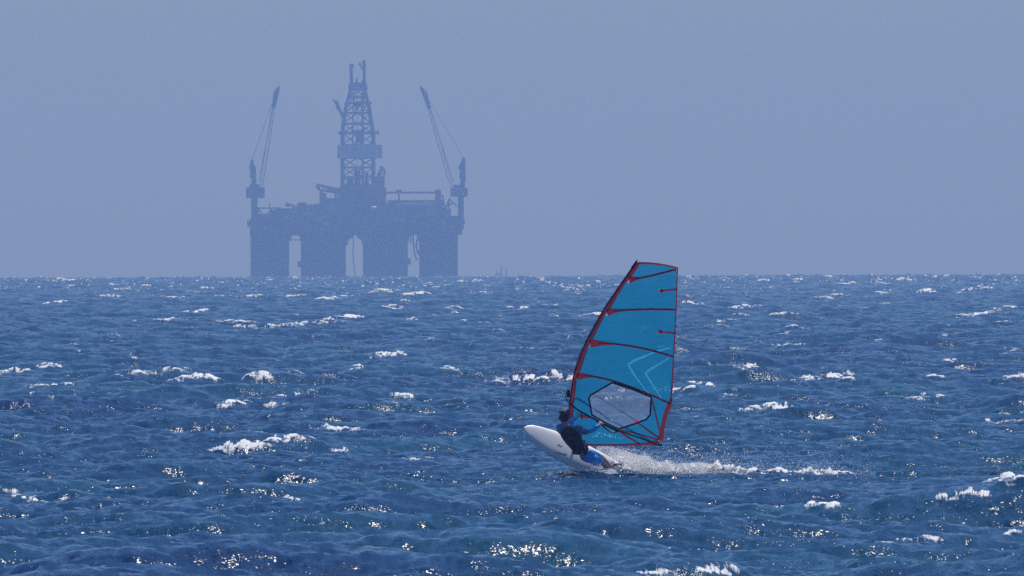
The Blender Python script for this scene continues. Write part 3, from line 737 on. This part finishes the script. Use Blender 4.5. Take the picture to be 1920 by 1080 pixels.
    strip(arc(((1078, 833.5), (1165, 834.5), (1232, 830))), [4.2] * 8 + [5, 7, 10], -.008, .016, 2).build('foot_tape', red, sail)
    for pts, w0 in ((((1221.5, 747), (1229, 776), (1236.5, 808)), 3.0), (((1193, 791), (1214, 806), (1236, 822)), 3.4), (((1160, 806), (1194, 813), (1234, 825)), 3.0), (((1160, 808), (1178, 820), (1200, 833)), 3.6)):
        strip(pts, [w0] * 3, -.009, .016).build('clew_tape', red, sail)
    strip([(1081, 779.5), (1106, 782)], [6, 6], -.008, .016).build('tack_tape', red, sail)
    strip(WIN, [3.4, 4.2, 3.4] + [3.2] * 10, -.010, .018, 3, True).build('window_seam', black, sail)
    strip([(1149, 717), (1190, 730)], [4.5, 6.5], -.014, .006).build('batten_sleeve', black, sail)
    strip([(1189.5, 791.5), (1192, 791.5), (1194, 791.5), (1196, 791.5), (1198.5, 791.5)], [3, 7, 8, 7, 3], -.014, .01, 2).build('patch', orange, sail)
    for (x0, y0, x1, y1) in ((1240, 545.3, 1269.5, 542.3), (1238, 622, 1267, 625)):
        tb = strip([(x0, y0), (x1, y1)], [2.6, 4.0], -.006, .012).build('leech_batten', red, sail)
        strip([(x0 - 4.2, y0), (x0 - 2, y0), (x0, y0), (x0 + 2, y0), (x0 + 4.2, y0)], [3, 7.5, 8.5, 7.5, 3], -.008, .01, 2).build('patch', red, tb)
    light = thin(mat('mark_light_blue', (.045, .34, .55), .5, 0, .06, 12))
    strip([(1257, 651.5), (1235, 657), (1188, 676), (1179.5, 682), (1180.5, 688), (1196, 712), (1216, 736)], [4, 5, 6, 6, 6, 5, 3], -.005, .003).build('chevron', light, sail)
    strip([(1254, 671), (1216, 694), (1211.5, 699), (1213, 704), (1228, 727), (1243, 750)], [4, 6, 6, 6, 5, 3], -.005, .003).build('chevron', light, sail)
    # printed lettering strokes up the luff sleeve
    m = MB()
    def stroke(pts, w_=.9):
        for (q0, q1) in zip(pts[:-1], pts[1:]):
            def T(uv):
                y_ = uv[1]; x0, x1 = lerp_tab(LUFF, y_), lerp_tab(LUFI, y_); return P(x0 + (x1 - x0) * uv[0], y_, ysail(x0, y_) - .040 + .030 * max(0, uv[0] - .4))
            m.tube([T(q0), T(q1)], .0045 * w_, 4)
    for (ya, yb, kind) in ((564, 581, 'E'), (582, 599, 'L'), (600, 617, 'P'), (618, 635, 'S'), (654, 671, 'N'), (672, 688, 'H')):
        a0, a1 = .28, .86
        if kind in 'ESH':
            for u_ in (.30, .50, .70, .86): stroke([(u_, ya), (u_, yb)])
            stroke([(a0, yb), (a1, yb)])
        elif kind == 'L': stroke([(a1, ya), (a0, ya), (a0, yb), (.6, yb)])
        elif kind == 'P': stroke([(a1, ya), (.3, ya), (.3, yb), (.55, yb), (.62, ya + 4)]); stroke([(.46, ya), (.46, yb)])
        else: stroke([(.3, ya), (.3, yb)]); stroke([(.55, ya), (.55, yb)]); stroke([(.8, ya), (.8, yb - 4)])
    stroke([(.55, 637), (.85, 643), (.15, 653)], 1.4)
    m.build('lettering', grey, sail)
    nu, nv = 150, 320; vs = []; fs2 = []; pix = []
    for j in range(nv + 1):
        v = j / nv
        ly = 496 + (834 - 496) * v; ry = 503 + (831 - 503) * v
        lx, rx = lerp_tab(LUFF, ly) + 3, lerp_tab(LEECH, ry) - .3
        for i in range(nu + 1):
            u = i / nu
            x_, y_ = lx + (rx - lx) * u, ly + (ry - ly) * u - 9 * u * (1 - u) * (1 - v) ** 6 * 1.4 + 3 * math.sin(math.pi * u) * v ** 8
            pix.append((x_, y_)); vs.append(SP(x_, y_))
    px_ = np.array(pix); gone = np.zeros(len(pix), bool)
    for (q0, q1, w0, w1) in CUT:          # the cloth bands replace the film where they run
        d = np.array(q1) - np.array(q0); L2 = (d ** 2).sum() + 1e-9
        tt = np.clip(((px_ - np.array(q0)) @ d) / L2, 0, 1)
        gone |= np.hypot(*(px_ - np.array(q0) - tt[:, None] * d).T) < (w0 + (w1 - w0) * tt) / 2 + .15
    for k, (x_, y_) in enumerate(pix):
        if not gone[k] and ((x_ < lerp_tab(LUFI, y_) - .4) or inside(x_, y_, WIN)): gone[k] = True
    for j in range(nv):
        for i in range(nu):
            q = (j * (nu + 1) + i, j * (nu + 1) + i + 1, (j + 1) * (nu + 1) + i + 1, (j + 1) * (nu + 1) + i)
            if not all(gone[k] for k in q): fs2.append(q)
    o0 = root_loc(sail); me = sail.data
    me.from_pydata([tuple(v - o0) for v in vs], [], fs2); me.update()
    me.polygons.foreach_set('use_smooth', [True] * len(me.polygons))
    # --- boom
    near = [(1068, 757, -.03), (1084, 769, -.16), (1106, 781, -.27), (1129, 793, -.33), (1160, 807, -.34), (1200, 821, -.25), (1236, 835, -.02)]
    farp = [(1068, 752, .03), (1084, 729, .16), (1111, 738.5, .22), (1150, 761, .25), (1194, 790, .2), (1220, 813, .12), (1238, 835, .02)]
    boom = MB().tube([SP(*q) for q in near], [.016, .016, .018, .02, .018, .014, .013], 8).build('boom', carbon, root, True)
    MB().tube([SP(*q) for q in farp], .014, 8).build('boom_arm', black, boom, True)
    g = MB().tube([SP(x_, y_, o) for x_, y_, o in ((1118, 788, -.31), (1129, 794, -.34), (1160, 808, -.35))], .023, 8).build('grip', black, boom, True)
    m = MB(); m.tube([SP(1068, 757), SP(1063, 752, -.02), SP(1060, 741, -.02), SP(1064, 734, -.01), SP(1069, 737)], .009, 6); m.build('front_loop', carbon, boom, True)
    m = MB(); m.box(SP(1062.5, 731, -.06), SP(1069, 745, .04)); m.build('clamp', carbon, boom)
    hl = MB().tube([SP(1128, 796, -.34), SP(1138, 806, -.36), SP(1148, 811, -.36), SP(1158, 809, -.35)], .016, 6); hl.build('harness_line', dark, boom, True)
    hl = MB().tube([SP(1087, 771, -.2), SP(1092, 779, -.22), SP(1091, 786, -.22)], .01, 6); hl.build('uphaul', black, boom, True)
    MB().ball(SP(1237, 834, -.01), (.045, .04, .03)).build('boom_end', black, boom, True)
    m = MB(); m.tube([SP(1238, 833), SP(1243, 827), SP(1241, 836), SP(1246, 839)], .006, 5); m.tube([SP(1240, 836), P(1252, 843, YS - .1), P(1262, 845, YS - .1), P(1257, 847, YS - .1)], .004, 4)
    m.build('outhaul_rope', silver, boom)
build_board()

# ------------------------------------------------------------------ the windsurfer
def skin(name, pts, edges, material, parent, sub=2, rootk=None):
    """pts: key -> (px, py, dy, radius); one continuous skinned surface"""
    keys = list(pts); o0 = root_loc(parent)
    me = bpy.data.meshes.new(name)
    me.from_pydata([tuple(P(pts[k][0], pts[k][1], YS + pts[k][2]) - o0) for k in keys], [(keys.index(a), keys.index(b)) for a, b in edges], [])
    o = bpy.data.objects.new(name, me); COL.objects.link(o)
    md = o.modifiers.new('s', 'SKIN')
    for k, sv in zip(keys, me.skin_vertices[0].data):
        r_ = pts[k][3]; sv.radius = r_ if isinstance(r_, tuple) else (r_, r_); sv.use_root = (k == (rootk or keys[0]))
    md.use_smooth_shade = True
    sb = o.modifiers.new('b', 'SUBSURF'); sb.levels = sb.render_levels = sub
    dg = bpy.context.evaluated_depsgraph_get()
    me2 = bpy.data.meshes.new_from_object(o.evaluated_get(dg)); me2.name = name
    o.modifiers.clear(); o.data = me2; bpy.data.meshes.remove(me)
    me2.materials.clear(); me2.materials.append(material)
    me2.polygons.foreach_set('use_smooth', [True] * len(me2.polygons))
    o.parent = parent
    return o

def build_person():
    root = empty('person', P(1148, 888, YS - .05))
    tag(root, 'windsurfer in grey cap, black vest and blue shorts leaning back and gripping the boom', 'person')
    sk = mat('skin', (.52, .31, .23), .5, 0, .06, 20)
    vest = mat('vest_black', (.012, .013, .02), .75, 0, .2, 25)
    rash = mat('rash_blue', (.03, .38, .92), .6, 0, .12, 20)
    rashg = mat('rash_grey', (.13, .19, .36), .7, 0, .12, 20)
    shorts = mat('shorts_blue', (.015, .29, .78), .6, 0, .2, 12)
    cap = mat('cap_grey', (.05, .055, .07), .8, 0, .2, 30)
    hair = mat('hair_dark', (.03, .022, .018), .8, 0, .2, 60)
    B = {
     'pelvis': (1090, 851, -.74, .125), 'waist': (1080, 833, -.82, .12), 'chest': (1067, 812, -.92, .14), 'neckb': (1060, 799, -.97, .085),
     'neck': (1059, 793, -.98, .055), 'headl': (1057, 785, -.99, .082), 'headt': (1057.5, 777, -1.0, .088),
     'shL': (1047, 804, -1.02, .07), 'elL': (1052, 800, -.78, .045), 'wrL': (1079, 784, -.60, .03), 'haL': (1083, 779.5, -.52, .036),
     'shR': (1079, 806, -.88, .072), 'elR': (1101, 812, -.84, .046), 'wrR': (1122, 799, -.72, .03), 'haR': (1126, 794, -.67, .036),
     'hipR': (1098, 854, -.70, .1), 'knR': (1129, 866, -.44, .06), 'caR': (1137, 876, -.30, .052), 'anR': (1146, 887, -.14, .033), 'toR': (1157, 892, -.10, .03),
     'hipL': (1098, 848, -.62, .1), 'knL': (1126, 858, -.30, .06), 'caL': (1137, 868, -.14, .052), 'anL': (1150, 880, 0.0, .033), 'toL': (1160, 886, .06, .03)}
    E = [('pelvis', 'waist'), ('waist', 'chest'), ('chest', 'neckb'), ('neckb', 'neck'), ('neck', 'headl'), ('headl', 'headt'),
         ('chest', 'shL'), ('shL', 'elL'), ('elL', 'wrL'), ('wrL', 'haL'), ('chest', 'shR'), ('shR', 'elR'), ('elR', 'wrR'), ('wrR', 'haR'),
         ('pelvis', 'hipR'), ('hipR', 'knR'), ('knR', 'caR'), ('caR', 'anR'), ('anR', 'toR'), ('pelvis', 'hipL'), ('hipL', 'knL'), ('knL', 'caL'), ('caL', 'anL'), ('anL', 'toL')]
    # fingers curl over the boom tube, thumbs close below
    for h, (hx, hy, hd) in (('L', (1083, 779.5, -.52)), ('R', (1126, 794, -.67))):
        for i in range(4):
            ox = (i - 1.5) * 1.9; ln = (1.0, 1.12, 1.05, .85)[i]
            a, b, c = f'f{h}{i}a', f'f{h}{i}b', f'f{h}{i}c'
            B[a] = (hx + ox + .5, hy - 2.2 * ln + ox * .55, hd + .02, .0095); B[b] = (hx + ox + 2.5, hy - 2.6 * ln + ox * .55, hd + .055 * ln, .009); B[c] = (hx + ox + 2.8, hy + .4 + ox * .55, hd + .08 * ln, .008)
            E += [('ha' + h, a), (a, b), (b, c)]
        B[f't{h}a'] = (hx - 3.2, hy + 2, hd + .03, .011); B[f't{h}b'] = (hx - 1.5, hy + 4, hd + .06, .0095)
        E += [('ha' + h, f't{h}a'), (f't{h}a', f't{h}b')]
    skin('body', B, E, sk, root, 2, 'pelvis')
    V = {'a': (1093, 846, -.77, .145), 'b': (1081, 833, -.83, .150), 'c': (1066, 816, -.93, .18), 'd': (1060, 804, -.97, .14), 'e': (1059.5, 797, -.98, .075),
         'l': (1049, 807, -1.0, .105), 'r': (1074, 807, -.93, .088)}
    skin('vest', V, [('a', 'b'), ('b', 'c'), ('c', 'd'), ('d', 'e'), ('c', 'l'), ('c', 'r')], vest, root, 2, 'c')
    skin('shirt', {'a': (1084, 826, -.84, .115), 'b': (1079, 812, -.88, .115), 'c': (1081, 804, -.88, .085)}, [('a', 'b'), ('b', 'c')], rashg, root, 2)
    skin('yoke', {'l': (1046.5, 805.5, -1.01, .088), 'm': (1060, 802, -.975, .098), 'r': (1078, 805, -.90, .09)}, [('l', 'm'), ('m', 'r')], rashg, root, 2, 'm')
    skin('sleeve', {'a': (1080, 804, -.89, .078), 'b': (1090, 807, -.87, .068), 'b2': (1096, 809, -.86, .062), 'c': (1102, 811.5, -.84, .06)}, [('a', 'b'), ('b', 'b2'), ('b2', 'c')], rashg, root, 2)
    skin('forearm_sleeve', {'a': (1099, 809.5, -.85, .058), 'b': (1108, 808, -.80, .056), 'c': (1121, 799.5, -.725, .04), 'd': (1125, 795.5, -.69, .032)}, [('a', 'b'), ('b', 'c'), ('c', 'd')], rash, root, 2)
    skin('shoulder_highlight', {'a': (1078, 799.5, -.94, .04), 'b': (1085, 799.5, -.93, .045), 'c': (1093, 802.5, -.91, .035)}, [('a', 'b'), ('b', 'c')], mat('highlight_cyan', (.04, .36, .55), .6, 0, .1, 20), root, 2)  # highlight on top of the shoulder, put in as a cyan piece
    skin('forearm_sleeve', {'s': (1047, 803, -1.0, .09), 'a': (1053, 799, -.80, .055), 'b': (1066, 793, -.69, .052), 'c': (1078, 785, -.61, .042), 'd': (1082, 781, -.56, .033)}, [('s', 'a'), ('a', 'b'), ('b', 'c'), ('c', 'd')], rash, root, 2)
    skin('shorts', {'p': (1086, 853, -.74, .135), 'q': (1096, 851, -.70, .145), 'r1': (1107, 858, -.64, .122), 'r2': (1120, 864, -.53, .098), 'r3': (1128, 867.5, -.46, .085),
                    'l1': (1107, 852, -.56, .115), 'l2': (1118, 856, -.42, .09), 'l3': (1125, 859, -.34, .078)},
         [('p', 'q'), ('q', 'r1'), ('r1', 'r2'), ('r2', 'r3'), ('q', 'l1'), ('l1', 'l2'), ('l2', 'l3')], shorts, root, 2, 'q')
    hs = MB(); hs.tube([P(1097, 852, YS - .86), P(1099, 843, YS - .80), P(1098, 833, YS - .74), P(1094, 826, YS - .70)], [.03, .045, .045, .02], 8)
    hs.tube([P(1097, 840, YS - .88), P(1084, 850, YS - .93), P(1074, 850, YS - .90)], [.03, .035, .02], 8)
    hn = hs.build('harness', vest, root, True)
    MB().tube([P(1091, 823, YS - .95), P(1093, 829, YS - .93), P(1097, 835, YS - .9)], .008, 5).build('buckle', mat('buckle', (.6, .6, .62), .4), hn)
    # cap: crown, band and a peak on the far side; hair shows beneath, ears at the sides
    m = MB(); R_ = Matrix.Rotation(math.radians(12), 3, 'Y')
    cc = P(1058.5, 775.5, YS - 1.0); vs = []; fs = []; nu, nv = 22, 8
    for i in range(nv + 1):
        th_ = math.radians(4 + 88 * i / nv)
        for j in range(nu):
            ph = 2 * math.pi * j / nu
            vs.append(cc + R_ @ Vector((.118 * math.sin(th_) * math.cos(ph), .122 * math.sin(th_) * math.sin(ph), .105 * math.cos(th_) - .012)))
    for i in range(nv):
        for j in range(nu): fs.append((i * nu + j, (i + 1) * nu + j, (i + 1) * nu + (j + 1) % nu, i * nu + (j + 1) % nu))
    fs.append(tuple(range(nu)))
    m.add(vs, fs)
    c1 = m.build('cap', cap, root, True)
    m = MB(); m.ball(cc + Vector((-.06, .13, -.01)), (.08, .075, .008)); m.build('cap_peak', cap, c1, True)
    MB().ball(P(1057.5, 783, YS - 1.01), (.096, .098, .085), 16, 10).build('hair', hair, root, True)
    m = MB()
    m.ball(P(1047.8, 784, YS - .99), (.012, .02, .03))
    m.build('ear', sk, root, True)
    MB().ball(P(1067, 783.5, YS - .98), (.012, .02, .03)).build('ear', sk, root, True)
    MB().ball(P(1053.5, 784, YS - .89), (.014, .022, .02)).build('nose', sk, root, True)
    for x_ in (1051, 1056.5): MB().ball(P(x_, 781.5, YS - .905), .011).build('eye', mat('eye_dark', (.05, .04, .04), .2), root, True)
    MB().ball(P(1054, 788.5, YS - .90), (.02, .008, .005)).build('mouth', mat('lips', (.3, .1, .09), .5), root, True)
build_person()

# ------------------------------------------------------------------ spray thrown up by the board
def build_spray():
    rg = np.random.default_rng(11)
    HT = [(1095, 8), (1120, 56), (1140, 60), (1160, 52), (1200, 42), (1250, 28), (1310, 31), (1350, 26), (1400, 19), (1440, 11), (1480, 12), (1520, 17), (1545, 17), (1580, 9), (1610, 4)]
    DN = [(1095, .4), (1130, 1.2), (1170, 1.6), (1330, 1.5), (1400, .7), (1440, .4), (1500, .55), (1550, .6), (1580, .25), (1620, .05)]
    pos = []; rad = []
    def put(x, y, d, r_): pos.append((x, y, d)); rad.append(r_)
    N = 60000; k = 0
    # clumps: sheets of spray torn into puffs
    puffs = [(rg.uniform(1110, 1600), rg.uniform(0, 1)) for _ in range(170)]
    for (cx, f) in puffs:
        dn = np.interp(cx, *zip(*DN)); h = np.interp(cx, *zip(*HT))
        n = int(1300 * dn * rg.uniform(.4, 1.3)); sp_ = rg.uniform(3, 9); hh = h * f ** 1.2
        xs = cx + rg.normal(size=n) * sp_ + hh * .5; ys = 903 - hh * .8 + rg.normal(size=n) * (2.2 + h * .11)
        for x, y in zip(xs, ys):
            if y < 906: put(x, y, 1.0 + rg.normal() * .5, rg.uniform(.0022, .0062))
    for _ in range(230000):
        x = rg.uniform(1105, 1610)
        if rg.uniform() > np.interp(x, *zip(*DN)): continue
        h = np.interp(x, *zip(*HT)); y = 903 - min(rg.exponential(h * .48), h * 1.15)
        put(x, y, 1.0 + rg.normal() * .5, rg.uniform(.0022, .0062))
    for _ in range(2600):       # thrown higher, sparse
        x = rg.uniform(1120, 1640); h = np.interp(x, *zip(*HT))
        y = 903 - h - rg.exponential(14)
        if y > 836: put(x, y, .4 + rg.normal() * .35, rg.uniform(.003, .008))
    for _ in range(1500):      # splash at the near rail, under the thighs
        x = rg.uniform(1066, 1132); y = 884 + (x - 1062) * .14 - rg.exponential(5)
        if y > 866: put(x, y, -.75 + rg.normal() * .2, rg.uniform(.004, .009))
    n = len(pos); rad = np.array(rad, np.float32)
    C = np.array([P(a, b, YS + c) for a, b, c in pos], np.float32)
    base = np.array([(1, 0, 0), (-1, 0, 0), (0, 1, 0), (0, -1, 0), (0, 0, 1), (0, 0, -1)], np.float32)
    F8 = np.array([(0, 2, 4), (2, 1, 4), (1, 3, 4), (3, 0, 4), (2, 0, 5), (1, 2, 5), (3, 1, 5), (0, 3, 5)], np.int32)
    st = np.stack([rg.uniform(.8, 1.5, n), np.ones(n), rg.uniform(.8, 1.2, n)], -1).astype(np.float32)
    V_ = (C[:, None, :] + base[None] * st[:, None, :] * rad[:, None, None]).reshape(-1, 3)
    Fc = (F8[None] + (np.arange(n) * 6)[:, None, None]).reshape(-1, 3).astype(np.int32)
    me = bpy.data.meshes.new('spray'); me.vertices.add(len(V_)); me.vertices.foreach_set('co', V_.ravel())
    me.loops.add(len(Fc) * 3); me.loops.foreach_set('vertex_index', Fc.ravel())
    me.polygons.add(len(Fc)); me.polygons.foreach_set('loop_start', np.arange(len(Fc), dtype=np.int32) * 3); me.update(calc_edges=True)
    m = bpy.data.materials.new('spray_drops'); m.use_nodes = True; t = m.node_tree
    b = t.nodes['Principled BSDF']; b.inputs['Base Color'].default_value = (.96, .965, .97, 1); b.inputs['Roughness'].default_value = .3
    tl = nd(t, 'ShaderNodeBsdfTranslucent', inp={0: (.97, .975, .98, 1)}); mx = nd(t, 'ShaderNodeMixShader', inp={0: .7})
    t.links.new(b.outputs[0], mx.inputs[1]); t.links.new(tl.outputs[0], mx.inputs[2]); t.links.new(mx.outputs[0], t.nodes['Material Output'].inputs[0])
    me.materials.append(m)
    o = bpy.data.objects.new('spray', me); COL.objects.link(o)
    tag(o, 'white spray thrown up behind the planing board', 'spray', kind='stuff')
    print('drops', n)
build_spray()
